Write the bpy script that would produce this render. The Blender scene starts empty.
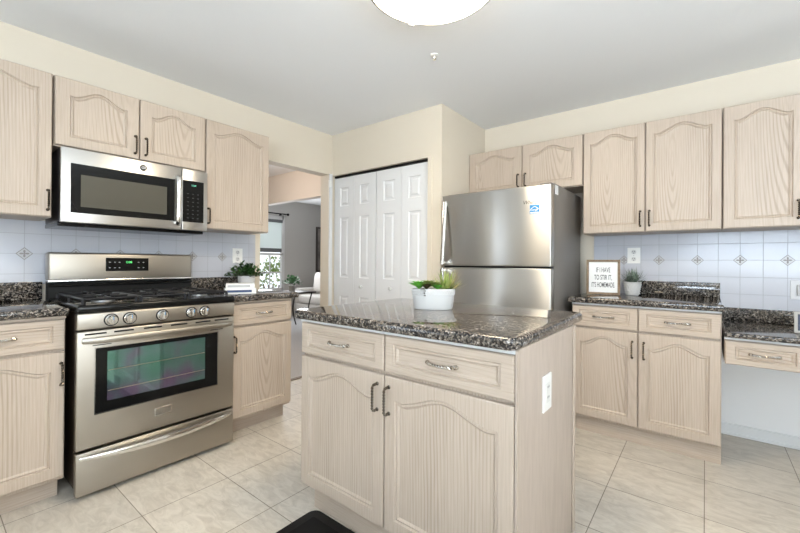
import bpy, bmesh, math, random
from mathutils import Vector, Matrix
random.seed(7)
PI = math.pi
sc = bpy.context.scene
COL = sc.collection

# ------------------------------------------------------------------ camera
CAM_H, FPX, CY = 1.137, 385.53, 261.44
yaw, pitch, roll = 0.670, 0.003, 0.007
c_, s_ = math.cos(yaw), math.sin(yaw)
Rv, Fv, Zv = Vector((c_, s_, 0)), Vector((-s_, c_, 0)), Vector((0, 0, 1))
U1 = -Fv * math.sin(pitch) + Zv * math.cos(pitch)
F1 = Fv * math.cos(pitch) + Zv * math.sin(pitch)
XA = Rv * math.cos(roll) + U1 * math.sin(roll)
YA = -Rv * math.sin(roll) + U1 * math.cos(roll)
cam = bpy.data.cameras.new('camera')
cam.sensor_width = 36.0
cam.lens = FPX / 800 * 36
cam.shift_y = -(266.5 - CY) / 800
cam.clip_start = 0.02
camo = bpy.data.objects.new('camera', cam)
COL.objects.link(camo)
M = Matrix((XA, YA, -F1)).transposed().to_4x4()
M.translation = Vector((0, 0, CAM_H))
camo.matrix_world = M
sc.camera = camo

# ------------------------------------------------------------------ world, daylight, exposure
sc.view_settings.view_transform = 'Standard'
sc.view_settings.look = 'None'
sc.view_settings.gamma = 1
sc.view_settings.use_curve_mapping = False
sc.view_settings.exposure = 0.19
w = bpy.data.worlds.new('sky')
sc.world = w
w.use_nodes = True
bg = w.node_tree.nodes['Background']
bg.inputs['Color'].default_value = (0.88, 0.94, 1.0, 1)
bg.inputs['Strength'].default_value = 1.35

def area(name, loc, direction, sx, sy, power, col):
    l = bpy.data.lights.new(name, 'AREA')
    l.shape = 'RECTANGLE'; l.size = sx; l.size_y = sy
    l.energy = power; l.color = col
    o = bpy.data.objects.new(name, l); COL.objects.link(o)
    o.location = loc
    o.rotation_euler = Vector(direction).to_track_quat('-Z', 'Z').to_euler()
    return o
COOL = (0.80, 0.90, 1.0)
# daylight at the glazing behind the viewpoint, rear light aimed up to brighten the ceiling
area('daylight_sliding_door', (-2.93, -2.2, 1.08), (1, 0.15, 0.5), 1.5, 2.0, 26, COOL)
area('daylight_rear_window', (0.9, -2.75, 1.35), (-.1, .4, 1.0), 2.6, 1.7, 200, (0.72, 0.86, 1.0))
area('ceiling_fill_right', (2.5, -0.2, 1.35), (-.4, 0.1, 1.0), 2.4, 1.6, 170, COOL)  # added fill aimed up at the ceiling, no window in this wall
area('daylight_living_window', (-6.8, 4.5, 1.3), (1, 0, .2), 0.5, 1.4, 30, (.95, .97, 1.0))
# warm lamp of the passage beyond the opening
pl = bpy.data.lights.new('passage_lamp_light', 'POINT')
pl.energy = 20; pl.color = (1.0, 0.86, 0.76); pl.shadow_soft_size = 0.15
po = bpy.data.objects.new('passage_lamp_light', pl); COL.objects.link(po); po.location = (-4.3, 2.35, 2.15)

# ------------------------------------------------------------------ materials
def mat(name):
    m = bpy.data.materials.new(name); m.use_nodes = True
    return m, m.node_tree.nodes, m.node_tree.links, m.node_tree.nodes['Principled BSDF']
def simple(name, col, rough=0.5, metal=0.0, **k):
    m, n, l, b = mat(name)
    b.inputs['Base Color'].default_value = (*col, 1)
    b.inputs['Roughness'].default_value = rough
    b.inputs['Metallic'].default_value = metal
    for kk, v in k.items():
        b.inputs[kk.replace('_', ' ')].default_value = v
    return m
def node(n, t, **k):
    x = n.new(t)
    for kk, v in k.items(): setattr(x, kk, v)
    return x
def ramp(n, stops):
    r = n.new('ShaderNodeValToRGB')
    e = r.color_ramp.elements
    while len(e) < len(stops): e.new(0.5)
    for i, (p, col) in enumerate(stops):
        e[i].position = p; e[i].color = (*col, 1)
    return r
def painted(name, col, rough=0.6, bump=0.04, scale=90):
    m, n, l, b = mat(name)
    b.inputs['Base Color'].default_value = (*col, 1)
    b.inputs['Roughness'].default_value = rough
    tc = node(n, 'ShaderNodeTexCoord'); no = node(n, 'ShaderNodeTexNoise')
    no.inputs['Scale'].default_value = scale
    bp = node(n, 'ShaderNodeBump'); bp.inputs['Strength'].default_value = bump; bp.inputs['Distance'].default_value = 0.01
    l.new(tc.outputs['Object'], no.inputs['Vector']); l.new(no.outputs['Fac'], bp.inputs['Height'])
    l.new(bp.outputs['Normal'], b.inputs['Normal'])
    return m
def oak(name, along, light, dark, strength=.55):
    """whitewashed oak; grain runs along axis `along` (0 x, 2 z) of the object"""
    m, n, l, b = mat(name)
    tc = node(n, 'ShaderNodeTexCoord'); oi = node(n, 'ShaderNodeObjectInfo')
    mul = node(n, 'ShaderNodeVectorMath', operation='MULTIPLY_ADD')
    comb = node(n, 'ShaderNodeCombineXYZ')
    for i in range(3): l.new(oi.outputs['Random'], comb.inputs[i])
    l.new(comb.outputs[0], mul.inputs[0]); mul.inputs[1].default_value = (-.38, 0.02, -1.1) if along == 2 else (-.7, .02, -.12)
    l.new(tc.outputs['Object'], mul.inputs[2])
    mp = node(n, 'ShaderNodeMapping')
    l.new(mul.outputs[0], mp.inputs['Vector'])
    sc3 = [1.0, 0.35, 1.0]; sc3[along] = 0.11
    mp.inputs['Scale'].default_value = sc3
    wv = node(n, 'ShaderNodeTexWave', wave_type='RINGS', rings_direction='Y')
    wv.inputs['Scale'].default_value = 24
    wv.inputs['Distortion'].default_value = 6
    wv.inputs['Detail'].default_value = 2.5
    wv.inputs['Detail Scale'].default_value = .45
    l.new(mp.outputs[0], wv.inputs['Vector'])
    mp2 = node(n, 'ShaderNodeMapping')
    s2 = [260.0, 60.0, 260.0]; s2[along] = 7
    mp2.inputs['Scale'].default_value = s2
    l.new(mul.outputs[0], mp2.inputs['Vector'])
    no = node(n, 'ShaderNodeTexNoise'); no.inputs['Scale'].default_value = 1; no.inputs['Detail'].default_value = 2
    l.new(mp2.outputs[0], no.inputs['Vector'])
    no2 = node(n, 'ShaderNodeTexNoise'); no2.inputs['Scale'].default_value = 3
    l.new(mp.outputs[0], no2.inputs['Vector'])
    r1 = ramp(n, [(0.0, (1, 1, 1)), (0.55, (.9, .9, .9)), (0.9, (.15, .15, .15)), (1, (.0, .0, .0))])
    l.new(wv.outputs['Fac'], r1.inputs['Fac'])
    r2 = ramp(n, [(0.3, (0, 0, 0)), (0.62, (1, 1, 1))])
    l.new(no.outputs['Fac'], r2.inputs['Fac'])
    mix1 = node(n, 'ShaderNodeMath', operation='MULTIPLY_ADD')
    no3 = node(n, 'ShaderNodeTexNoise'); no3.inputs['Scale'].default_value = 9; no3.inputs['Detail'].default_value = 2
    l.new(mp.outputs[0], no3.inputs['Vector'])
    msk = node(n, 'ShaderNodeMapRange'); msk.inputs['From Min'].default_value = .38; msk.inputs['From Max'].default_value = .66
    msk.inputs['To Min'].default_value = .15; msk.inputs['To Max'].default_value = 1
    l.new(no3.outputs['Fac'], msk.inputs['Value'])
    inv = node(n, 'ShaderNodeMath', operation='SUBTRACT'); inv.inputs[0].default_value = 1; l.new(r1.outputs[0], inv.inputs[1])
    mk = node(n, 'ShaderNodeMath', operation='MULTIPLY'); l.new(inv.outputs[0], mk.inputs[0]); l.new(msk.outputs[0], mk.inputs[1])
    inv2 = node(n, 'ShaderNodeMath', operation='SUBTRACT'); inv2.inputs[0].default_value = 1; l.new(mk.outputs[0], inv2.inputs[1])
    l.new(inv2.outputs[0], mix1.inputs[0]); mix1.inputs[1].default_value = strength
    m3 = node(n, 'ShaderNodeMath', operation='MULTIPLY'); l.new(r2.outputs[0], m3.inputs[0]); m3.inputs[1].default_value = .3
    off = node(n, 'ShaderNodeMath', operation='ADD'); l.new(m3.outputs[0], off.inputs[0]); off.inputs[1].default_value = (.55-strength)*.86
    l.new(off.outputs[0], mix1.inputs[2])
    m4 = node(n, 'ShaderNodeMath', operation='MULTIPLY_ADD'); l.new(no2.outputs['Fac'], m4.inputs[0]); m4.inputs[1].default_value = .3
    l.new(mix1.outputs[0], m4.inputs[2])
    mx = node(n, 'ShaderNodeMix', data_type='RGBA')
    l.new(m4.outputs[0], mx.inputs[0])
    mx.inputs[6].default_value = (*dark, 1); mx.inputs[7].default_value = (*light, 1)
    l.new(mx.outputs[2], b.inputs['Base Color'])
    b.inputs['Roughness'].default_value = 0.42
    bp = node(n, 'ShaderNodeBump'); bp.inputs['Strength'].default_value = 0.12; bp.inputs['Distance'].default_value = 0.002
    l.new(m4.outputs[0], bp.inputs['Height']); l.new(bp.outputs['Normal'], b.inputs['Normal'])
    return m
def granite(name):
    m, n, l, b = mat(name)
    tc = node(n, 'ShaderNodeTexCoord')
    v1 = node(n, 'ShaderNodeTexVoronoi'); v1.inputs['Scale'].default_value = 170; v1.inputs['Randomness'].default_value = 1
    v2 = node(n, 'ShaderNodeTexVoronoi'); v2.inputs['Scale'].default_value = 85
    no = node(n, 'ShaderNodeTexNoise'); no.inputs['Scale'].default_value = 55; no.inputs['Detail'].default_value = 4
    for x in (v1, v2, no): l.new(tc.outputs['Object'], x.inputs['Vector'])
    sep = node(n, 'ShaderNodeSeparateColor'); l.new(v1.outputs['Color'], sep.inputs[0])
    sep2 = node(n, 'ShaderNodeSeparateColor'); l.new(v2.outputs['Color'], sep2.inputs[0])
    a1 = node(n, 'ShaderNodeMath', operation='MULTIPLY_ADD'); l.new(sep.outputs[0], a1.inputs[0]); a1.inputs[1].default_value = .55
    a2 = node(n, 'ShaderNodeMath', operation='MULTIPLY'); l.new(sep2.outputs[1], a2.inputs[0]); a2.inputs[1].default_value = .3
    l.new(a2.outputs[0], a1.inputs[2])
    a3 = node(n, 'ShaderNodeMath', operation='MULTIPLY_ADD'); l.new(no.outputs['Fac'], a3.inputs[0]); a3.inputs[1].default_value = .3
    l.new(a1.outputs[0], a3.inputs[2])
    r = ramp(n, [(0.0, (.005, .005, .006)), (0.48, (.010, .010, .011)), (0.55, (.04, .032, .027)), (0.63, (.09, .075, .063)),
                 (0.70, (.22, .185, .15)), (0.80, (.05, .048, .046)), (0.9, (.34, .30, .26))])
    l.new(a3.outputs[0], r.inputs['Fac'])
    l.new(r.outputs[0], b.inputs['Base Color'])
    b.inputs['Roughness'].default_value = 0.06
    b.inputs['IOR'].default_value = 1.56
    return m
def brushed(name, col, rough, aniso=0.0, rot=0.25, streak=0.06):
    m, n, l, b = mat(name)
    b.inputs['Base Color'].default_value = (*col, 1)
    b.inputs['Metallic'].default_value = 1
    tc = node(n, 'ShaderNodeTexCoord'); mp = node(n, 'ShaderNodeMapping'); mp.inputs['Scale'].default_value = (6, 6, 700)
    no = node(n, 'ShaderNodeTexNoise'); no.inputs['Scale'].default_value = 1; no.inputs['Detail'].default_value = 2
    l.new(tc.outputs['Object'], mp.inputs['Vector']); l.new(mp.outputs[0], no.inputs['Vector'])
    mr = node(n, 'ShaderNodeMapRange'); mr.inputs['To Min'].default_value = rough - streak; mr.inputs['To Max'].default_value = rough + streak
    l.new(no.outputs['Fac'], mr.inputs['Value']); l.new(mr.outputs[0], b.inputs['Roughness'])
    if aniso:
        b.inputs['Anisotropic'].default_value = aniso
        b.inputs['Anisotropic Rotation'].default_value = rot
        tg = node(n, 'ShaderNodeTangent', direction_type='RADIAL', axis='Z')
        l.new(tg.outputs[0], b.inputs['Tangent'])
    return m
def wall_tile(name):
    m, n, l, b = mat(name)
    uv = node(n, 'ShaderNodeUVMap')
    br = node(n, 'ShaderNodeTexBrick'); br.offset = 0; br.squash = 1
    br.inputs['Color1'].default_value = (.48, .49, .535, 1); br.inputs['Color2'].default_value = (.50, .51, .555, 1)
    br.inputs['Mortar'].default_value = (.34, .345, .37, 1)
    br.inputs['Scale'].default_value = 1; br.inputs['Mortar Size'].default_value = .0016
    br.inputs['Brick Width'].default_value = .1123; br.inputs['Row Height'].default_value = .1123
    br.inputs['Mortar Smooth'].default_value = .3
    l.new(uv.outputs[0], br.inputs['Vector']); l.new(br.outputs['Color'], b.inputs['Base Color'])
    mr = node(n, 'ShaderNodeMapRange'); mr.inputs['To Min'].default_value = .16; mr.inputs['To Max'].default_value = .7
    l.new(br.outputs['Fac'], mr.inputs['Value']); l.new(mr.outputs[0], b.inputs['Roughness'])
    bp = node(n, 'ShaderNodeBump', invert=True); bp.inputs['Strength'].default_value = .4; bp.inputs['Distance'].default_value = .002
    l.new(br.outputs['Fac'], bp.inputs['Height']); l.new(bp.outputs['Normal'], b.inputs['Normal'])
    return m
def floor_tile(name):
    m, n, l, b = mat(name)
    uv = node(n, 'ShaderNodeUVMap')
    br = node(n, 'ShaderNodeTexBrick'); br.offset = 0; br.squash = 1
    br.inputs['Color1'].default_value = (1, 1, 1, 1); br.inputs['Color2'].default_value = (.9, .9, .9, 1)
    br.inputs['Mortar'].default_value = (.33, .30, .27, 1)
    br.inputs['Scale'].default_value = 1; br.inputs['Mortar Size'].default_value = .002
    br.inputs['Brick Width'].default_value = .3925; br.inputs['Row Height'].default_value = .3925
    l.new(uv.outputs[0], br.inputs['Vector'])
    mp = node(n, 'ShaderNodeMapping'); mp.inputs['Rotation'].default_value = (0, 0, .5); mp.inputs['Scale'].default_value = (3.2, 8, 1)
    l.new(uv.outputs[0], mp.inputs['Vector'])
    n1 = node(n, 'ShaderNodeTexNoise'); n1.inputs['Scale'].default_value = 2.8; n1.inputs['Detail'].default_value = 7; n1.inputs['Roughness'].default_value = .68; n1.inputs['Distortion'].default_value = 1.2
    l.new(mp.outputs[0], n1.inputs['Vector'])
    r = ramp(n, [(0.25, (.43, .38, .315)), (0.46, (.55, .495, .42)), (0.62, (.64, .585, .505)), (0.8, (.52, .47, .40))])
    l.new(n1.outputs['Fac'], r.inputs['Fac'])
    mx = node(n, 'ShaderNodeMix', data_type='RGBA', blend_type='MULTIPLY'); mx.inputs[0].default_value = 1
    l.new(r.outputs[0], mx.inputs[6]); l.new(br.outputs['Color'], mx.inputs[7])
    l.new(mx.outputs[2], b.inputs['Base Color'])
    mr = node(n, 'ShaderNodeMapRange'); mr.inputs['To Min'].default_value = .22; mr.inputs['To Max'].default_value = .6
    l.new(n1.outputs['Fac'], mr.inputs['Value']); l.new(mr.outputs[0], b.inputs['Roughness'])
    bp = node(n, 'ShaderNodeBump', invert=True); bp.inputs['Strength'].default_value = .3; bp.inputs['Distance'].default_value = .002
    l.new(br.outputs['Fac'], bp.inputs['Height']); l.new(bp.outputs['Normal'], b.inputs['Normal'])
    return m
def emit(name, col, s):
    m, n, l, b = mat(name)
    b.inputs['Base Color'].default_value = (*col, 1)
    b.inputs['Emission Color'].default_value = (*col, 1)
    b.inputs['Emission Strength'].default_value = s
    return m
def leafy(name, c1, c2, rough=.45):
    m, n, l, b = mat(name)
    tc = node(n, 'ShaderNodeTexCoord'); no = node(n, 'ShaderNodeTexNoise'); no.inputs['Scale'].default_value = 45
    l.new(tc.outputs['Object'], no.inputs['Vector'])
    r = ramp(n, [(0.35, c1), (0.65, c2)]); l.new(no.outputs['Fac'], r.inputs['Fac'])
    l.new(r.outputs[0], b.inputs['Base Color']); b.inputs['Roughness'].default_value = rough
    return m
def noisy(name, c1, c2, scale, rough=.7):
    m = leafy(name, c1, c2, rough)
    for x in m.node_tree.nodes:
        if x.type == 'TEX_NOISE': x.inputs['Scale'].default_value = scale; x.inputs['Detail'].default_value = 5
    return m

OAK = oak('oak_vertical', 2, (.50, .415, .338), (.31, .237, .175))
OAKF = oak('oak_frame', 2, (.50, .415, .338), (.31, .237, .175), .2)
OAKHF = oak('oak_frame_horizontal', 0, (.50, .415, .338), (.31, .237, .175), .22)
OAKV = oak('oak_veneer', 2, (.49, .408, .345), (.31, .245, .195), .04)
OAKH = oak('oak_horizontal', 0, (.50, .415, .338), (.31, .237, .175))
GRAN = granite('speckled_granite')
STEEL = brushed('brushed_steel', (.40, .37, .325), .36, .5, .25, .015)
STEEL_N = brushed('neutral_brushed_steel', (.52, .505, .48), .33, .5, .25, .015)
FRIDGE_STEEL = brushed('refrigerator_steel', (.53, .52, .50), .29, .97, .25, .0)
CHROME = simple('bright_steel', (.75, .74, .72), .14, 1)
NICKEL = simple('dark_nickel', (.16, .135, .11), .24, 1)
PULLMET = simple('drawer_nickel', (.45, .42, .38), .16, 1)
FR_SIDE = painted('textured_grey_metal', (.17, .155, .14), .38, .15, 400)
BLACK = simple('gloss_black', (.006, .006, .006), .14, Specular_IOR_Level=.22)
BLACKM = simple('matte_black', (.009, .009, .009), .5, Specular_IOR_Level=.2)
CAST = simple('cast_iron', (.014, .014, .016), .42, Specular_IOR_Level=.4)
def coated_glass(name, base, film, rough=.04):
    m, n, l, b = mat(name)
    b.inputs['Base Color'].default_value = (*base, 1)
    b.inputs['Roughness'].default_value = rough
    b.inputs['IOR'].default_value = 1.35
    b.inputs['Thin Film Thickness'].default_value = film
    b.inputs['Thin Film IOR'].default_value = 1.38
    return m
MW_GLASS = simple('microwave_window_mesh', (.085, .078, .06), .2, Specular_IOR_Level=.3)
CREAM = painted('cream_wall_paint', (.67, .605, .50), .6, .03)
WHITE_P = painted('white_trim_paint', (.71, .715, .72), .38, .01)
CEIL = painted('white_ceiling_paint', (.855, .87, .885), .75, .05)
PINKW = painted('passage_wall_paint', (.70, .64, .57), .65, .03)
GREYW = painted('grey_wall_paint', (.56, .55, .53), .65, .03)
TILE = wall_tile('glazed_wall_tile')
FLOORM = floor_tile('stone_look_floor_tile')
CARPET = noisy('grey_carpet', (.46, .46, .47), (.60, .60, .61), 120, .95)
PLASTIC = simple('white_plastic', (.78, .77, .74), .35)
SLOT = simple('dark_slot', (.03, .03, .03), .6)
CERAMIC = simple('white_glazed_ceramic', (.55, .545, .53), .38)
CERAMICG = simple('grey_stoneware', (.62, .60, .58), .5)
SOIL = noisy('potting_soil', (.02, .014, .01), (.06, .04, .03), 150, .95)
LEAF1 = leafy('glossy_dark_leaf', (.012, .05, .012), (.06, .15, .03), .35)
LEAF2 = leafy('bright_green_leaf', (.06, .28, .03), (.20, .52, .07))
LEAF3 = leafy('olive_leaf', (.09, .14, .03), (.24, .29, .08))
LEAF4 = leafy('spiky_yellow_green_leaf', (.18, .26, .05), (.42, .46, .16))
LEAF5 = leafy('silver_green_leaf', (.06, .10, .07), (.28, .33, .26))
LEAF6 = leafy('deep_red_green_leaf', (.03, .05, .012), (.10, .05, .03))
STEMM = simple('brown_stem', (.14, .09, .05), .8)
PAPER = simple('white_paper', (.78, .78, .77), .6)
FRAMEW = noisy('brown_wood_frame', (.17, .115, .065), (.26, .18, .11), 60, .6)
INK = simple('black_ink', (.05, .05, .055), .7)
BLUE = simple('blue_sticker', (.02, .22, .50), .4)
WHITE = simple('plain_white', (.80, .80, .80), .5)
NAVY = simple('navy_print', (.03, .06, .16), .5)
LAMP = emit('lit_lamp_glass', (1.0, .84, .62), 36)
GREEN_LED = emit('green_display_digits', (.15, 1.0, .25), .7)
MARK = simple('grey_key_marks', (.45, .45, .45), .5)
STRIPM = simple('pale_edge_strip', (.60, .61, .61), .35)
DARKWOOD = simple('dark_table_wood', (.03, .022, .018), .3)
FABRIC = noisy('pale_grey_fabric', (.44, .42, .40), (.55, .53, .50), 90, .9)
FABRICW = noisy('off_white_fabric', (.62, .60, .57), (.72, .70, .67), 90, .9)
SHADE = simple('grey_shade_fabric', (.16, .17, .18), .9)
RUBBER = simple('black_rubber', (.006, .006, .006), .55, Specular_IOR_Level=.15)
MOTIF = simple('grey_tile_motif', (.24, .215, .21), .4)
TILEI = simple('white_tile_inset', (.46, .455, .46), .2)
BROWNSTRIP = simple('brown_threshold', (.16, .11, .07), .5)
GLASS = simple('clear_window_glass', (1, 1, 1), 0.0, 0, Transmission_Weight=1.0, IOR=1.02)
SHEER = None
m, n, l, b = mat('translucent_shade')
tr = node(n, 'ShaderNodeBsdfTranslucent'); tr.inputs[0].default_value = (.97, 1.0, .99, 1)
df = node(n, 'ShaderNodeBsdfDiffuse'); df.inputs[0].default_value = (.75, .8, .82, 1)
mxs = node(n, 'ShaderNodeMixShader'); mxs.inputs[0].default_value = .75
l.new(df.outputs[0], mxs.inputs[1]); l.new(tr.outputs[0], mxs.inputs[2])
l.new(mxs.outputs[0], n['Material Output'].inputs[0])
SHEER = m

# ------------------------------------------------------------------ mesh helpers
def B(): return bmesh.new()
def add_box(bm, x0, x1, y0, y1, z0, z1, bevel=0, seg=2, mi=0):
    vs = [bm.verts.new(p) for p in ((x0,y0,z0),(x1,y0,z0),(x1,y1,z0),(x0,y1,z0),(x0,y0,z1),(x1,y0,z1),(x1,y1,z1),(x0,y1,z1))]
    fs = [bm.faces.new([vs[i] for i in f]) for f in ((0,3,2,1),(4,5,6,7),(0,1,5,4),(1,2,6,5),(2,3,7,6),(3,0,4,7))]
    for f in fs: f.material_index = mi
    if bevel:
        es = list({e for f in fs for e in f.edges})
        r = bmesh.ops.bevel(bm, geom=es, offset=bevel, segments=seg, profile=.5, affect='EDGES', clamp_overlap=True)
        for f in r['faces']: f.material_index = mi
    return bm
def box(*a, **k): return add_box(B(), *a, **k)
def sweep(bm, pts, rad, sides=8, twist=0.0, closed_ends=True, flat=1.0):
    pts = [Vector(p) for p in pts]
    n = len(pts); rings = []
    up = None
    for i, p in enumerate(pts):
        t = (pts[min(i+1, n-1)] - pts[max(i-1, 0)]).normalized()
        if up is None:
            up = Vector((0, 0, 1)) if abs(t.z) < .9 else Vector((1, 0, 0))
        u = (up - t * up.dot(t)).normalized(); up = u
        v = t.cross(u)
        r = rad[i] if isinstance(rad, (list, tuple)) else rad
        ring = []
        for k in range(sides):
            a = 2 * PI * k / sides + twist * i / max(1, n-1)
            ring.append(bm.verts.new(p + u * math.cos(a) * r + v * math.sin(a) * r * flat))
        rings.append(ring)
    for i in range(n-1):
        for k in range(sides):
            bm.faces.new((rings[i][k], rings[i][(k+1) % sides], rings[i+1][(k+1) % sides], rings[i+1][k]))
    if closed_ends:
        bm.faces.new(rings[0][::-1]); bm.faces.new(rings[-1])
    return bm
def lathe(bm, prof, seg=32, loc=(0,0,0), axis='z', sx=1.0, sy=1.0):
    """prof: list of (r, h)"""
    rings = []
    L = Vector(loc)
    for r, h in prof:
        ring = []
        for k in range(seg):
            a = 2*PI*k/seg
            p = Vector((r*math.cos(a)*sx, r*math.sin(a)*sy, h))
            if axis == 'y': p = Vector((p.x, -p.z, p.y))
            ring.append(bm.verts.new(L + p))
        rings.append(ring)
    for i in range(len(rings)-1):
        for k in range(seg):
            bm.faces.new((rings[i][k], rings[i][(k+1)%seg], rings[i+1][(k+1)%seg], rings[i+1][k]))
    bm.faces.new(rings[0][::-1]); bm.faces.new(rings[-1])
    return bm
def obj(name, bm, m, parent=None, loc=(0,0,0), rot=(0,0,0), smooth=False, angle=None):
    if isinstance(bm, bmesh.types.BMesh):
        bmesh.ops.recalc_face_normals(bm, faces=bm.faces[:])
        me = bpy.data.meshes.new(name); bm.to_mesh(me); bm.free()
        ms = m if isinstance(m, (list, tuple)) else [m]
        for x in ms: me.materials.append(x)
        if smooth:
            me.polygons.foreach_set('use_smooth', [True]*len(me.polygons))
            if angle is not None: me.set_sharp_from_angle(angle=angle)
    else: me = bm
    o = bpy.data.objects.new(name, me); COL.objects.link(o)
    o.location = loc; o.rotation_euler = rot
    if parent: o.parent = parent
    return o
SM = dict(smooth=True, angle=.6)
def tag(o, label=None, cat=None, group=None, kind=None):
    if label: o['label'] = label
    if cat: o['category'] = cat
    if group: o['group'] = group
    if kind: o['kind'] = kind
    return o
def thing(name, label, cat, loc=(0,0,0), rz=0.0, group=None, kind=None):
    o = bpy.data.objects.new(name, None); COL.objects.link(o)
    o.empty_display_size = .05
    o.location = loc; o.rotation_euler = (0,0,rz)
    return tag(o, label, cat, group, kind)
def struct(name, bm, m, label, cat='wall'):
    return tag(obj(name, bm, m), label, cat, kind='structure')
def metric_uv(bm, au, av, u0=0, v0=0):
    lay = bm.loops.layers.uv.new('UVMap')
    for f in bm.faces:
        for lp in f.loops:
            co = lp.vert.co
            lp[lay].uv = (co[au]-u0, co[av]-v0)
    return bm
def text_mesh(txt, size, extrude=.0003, shear=0.0, font_scale_x=1.0, align='CENTER', offset=0.0):
    cu = bpy.data.curves.new('lettering', 'FONT'); cu.body = txt; cu.size = size; cu.align_x = align; cu.align_y = 'CENTER'
    cu.extrude = extrude; cu.shear = shear; cu.offset = offset
    o = bpy.data.objects.new('lettering_source', cu); COL.objects.link(o)
    dg = bpy.context.evaluated_depsgraph_get(); dg.update()
    me = bpy.data.meshes.new_from_object(o.evaluated_get(dg))
    bpy.data.objects.remove(o); bpy.data.curves.remove(cu)
    me.transform(Matrix.Scale(font_scale_x, 4, (1,0,0)))
    me.transform(Matrix.Rotation(PI/2, 4, 'X'))   # stands in the xz plane, facing -y
    return me
def lettering(txt, size, m, parent, loc, **k):
    me = text_mesh(txt, size, **k); me.materials.clear(); me.materials.append(m)
    return obj('lettering', me, m, parent, loc)

# ------------------------------------------------------------------ room plan
XW, YW, ZC = -2.985, 3.418, 2.425
YP, XPC = 2.645, -1.672          # pantry front, pantry outer corner
XR, YR = 2.6, -2.8               # right and rear walls
T = .12
# floor
bm = metric_uv(box(XW-T, XR, YR, YW, -.05, 0), 0, 1, 0.0, .64)
struct('floor', bm, FLOORM, 'beige stone-look square floor tiles of the kitchen', 'floor')
struct('floor_passage', box(-7.0, XW-T, 1.2, 7.2, -.05, 0), CARPET, 'pale grey carpet in the rooms beyond the opening', 'floor')
struct('trim_1', box(XW-T-.035, XW-T+.012, 1.84, 2.60, 0, .008, bevel=.003), BROWNSTRIP, 'brown threshold strip between kitchen tile and carpet', 'threshold')
struct('ceiling', box(-7.0, XR, YR, 7.2, ZC, ZC+.08), CEIL, 'smooth white ceiling over the kitchen', 'ceiling')
# left wall with sliding-door opening behind the viewpoint and the passage opening
bm = B()
add_box(bm, XW-T, XW, YR, -2.95, 0, ZC)
add_box(bm, XW-T, XW, -2.95+.0, -1.45, 2.1, ZC)
add_box(bm, XW-T, XW, -1.45, 1.84, 0, ZC)
add_box(bm, XW-T, XW, 1.84, 2.60, 2.02, ZC)
add_box(bm, XW-T, XW, 2.60, YW+T, 0, ZC)
struct('wall_left', bm, CREAM, 'cream kitchen wall behind the range with passage opening')
struct('wall_back', box(XW, XR, YW, YW+T, 0, ZC), CREAM, 'cream kitchen wall behind the refrigerator and desk')
# pantry front with door opening
PX0, PX1, PZ = -2.984, -1.805, 2.012
bm = B()
add_box(bm, PX0, PX1, YP, YP+.1, PZ, ZC)
add_box(bm, PX1, XPC, YP, YP+.1, 0, ZC)
struct('wall_pantry_front', bm, CREAM, 'cream wall around the white pantry doors')
struct('wall_pantry_side', box(XPC-.1, XPC, YP+.1, YW, 0, ZC), CREAM, 'cream side wall of the pantry beside the refrigerator')
struct('wall_right', box(XR, XR+T, YR, YW+T, 0, ZC), CREAM, 'cream wall on the right side out of view')
bm = B()
add_box(bm, XW-T, XR, YR-T, YR, 0, .45)
add_box(bm, XW-T, XR, YR-T, YR, 2.25, ZC)
add_box(bm, XW-T, -.45, YR-T, YR, .45, 2.25)
add_box(bm, 2.25, XR, YR-T, YR, .45, 2.25)
struct('wall_rear', bm, CREAM, 'cream wall behind the viewpoint with wide window')
# passage and living room shell
bm = B()
YH = 3.35
add_box(bm, -7.0, XW-T, YH, YH+.1, 2.02, ZC)
add_box(bm, -7.0, -5.75, YH, YH+.1, 0, 2.02)
add_box(bm, -3.93, XW-T, YH, YH+.1, 0, 2.02)
struct('wall_passage', bm, PINKW, 'warm lit passage wall above the living room opening')
struct('trim_2', box(-5.75, -3.93, YH-.006, YH+.106, 2.012, 2.028, bevel=.003), PINKW, 'white trim under the header of the living room opening', 'trim')
struct('wall_passage_end', box(-7.0, XW-T, 1.1, 1.2, 0, ZC), PINKW, 'passage wall out of view')
XL = -6.9
bm = B()
WY0, WY1, WZ0, WZ1 = 4.18, 4.78, .50, 2.03
add_box(bm, XL-.1, XL, 1.1, WY0, 0, ZC)
add_box(bm, XL-.1, XL, WY1, 7.2, 0, ZC)
add_box(bm, XL-.1, XL, WY0, WY1, 0, WZ0)
add_box(bm, XL-.1, XL, WY0, WY1, WZ1, ZC)
struct('wall_living', bm, GREYW, 'grey living room wall with window beyond the opening')
struct('wall_living_end', box(XL-.1, XW-T, 7.2, 7.3, 0, ZC), GREYW, 'grey end wall of the living room')
struct('wall_living_side', box(XW-T-.02, XW-T, YH+.1, 7.2, 0, ZC), GREYW, 'grey side wall of the living room out of view')
# casing strip on the wall stub beside the pantry doors
struct('trim_3', box(XW, XW+.014, 2.602, 2.640, 0, 2.03, bevel=.003), WHITE_P, 'pale casing strip between passage opening and pantry doors', 'trim')
struct('trim_4', box(PX1, PX1+.045, YP-.008, YP, 0, PZ+.002, bevel=.003), CREAM, 'cream jamb strip right of the pantry doors', 'trim')
# baseboard under the desk
bm = box(.078, XR, YW-.018, YW-.0041, 0, .075, bevel=.002)
add_box(bm, .078, XR, YW-.026, YW-.0041, 0, .018, bevel=.002)
struct('baseboard_back', bm, WHITE_P, 'white baseboard under the built-in desk', 'baseboard')

struct('wall_desk_recess', box(.0745, XR, YW-.004, YW, 0, .738), painted('cool_lit_wall_tone', (.80, .80, .80), .5, .02), 'added panel in a cool-lit white over the knee space wall under the desk')  # added panel, cool light on the wall put into its colour
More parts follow.
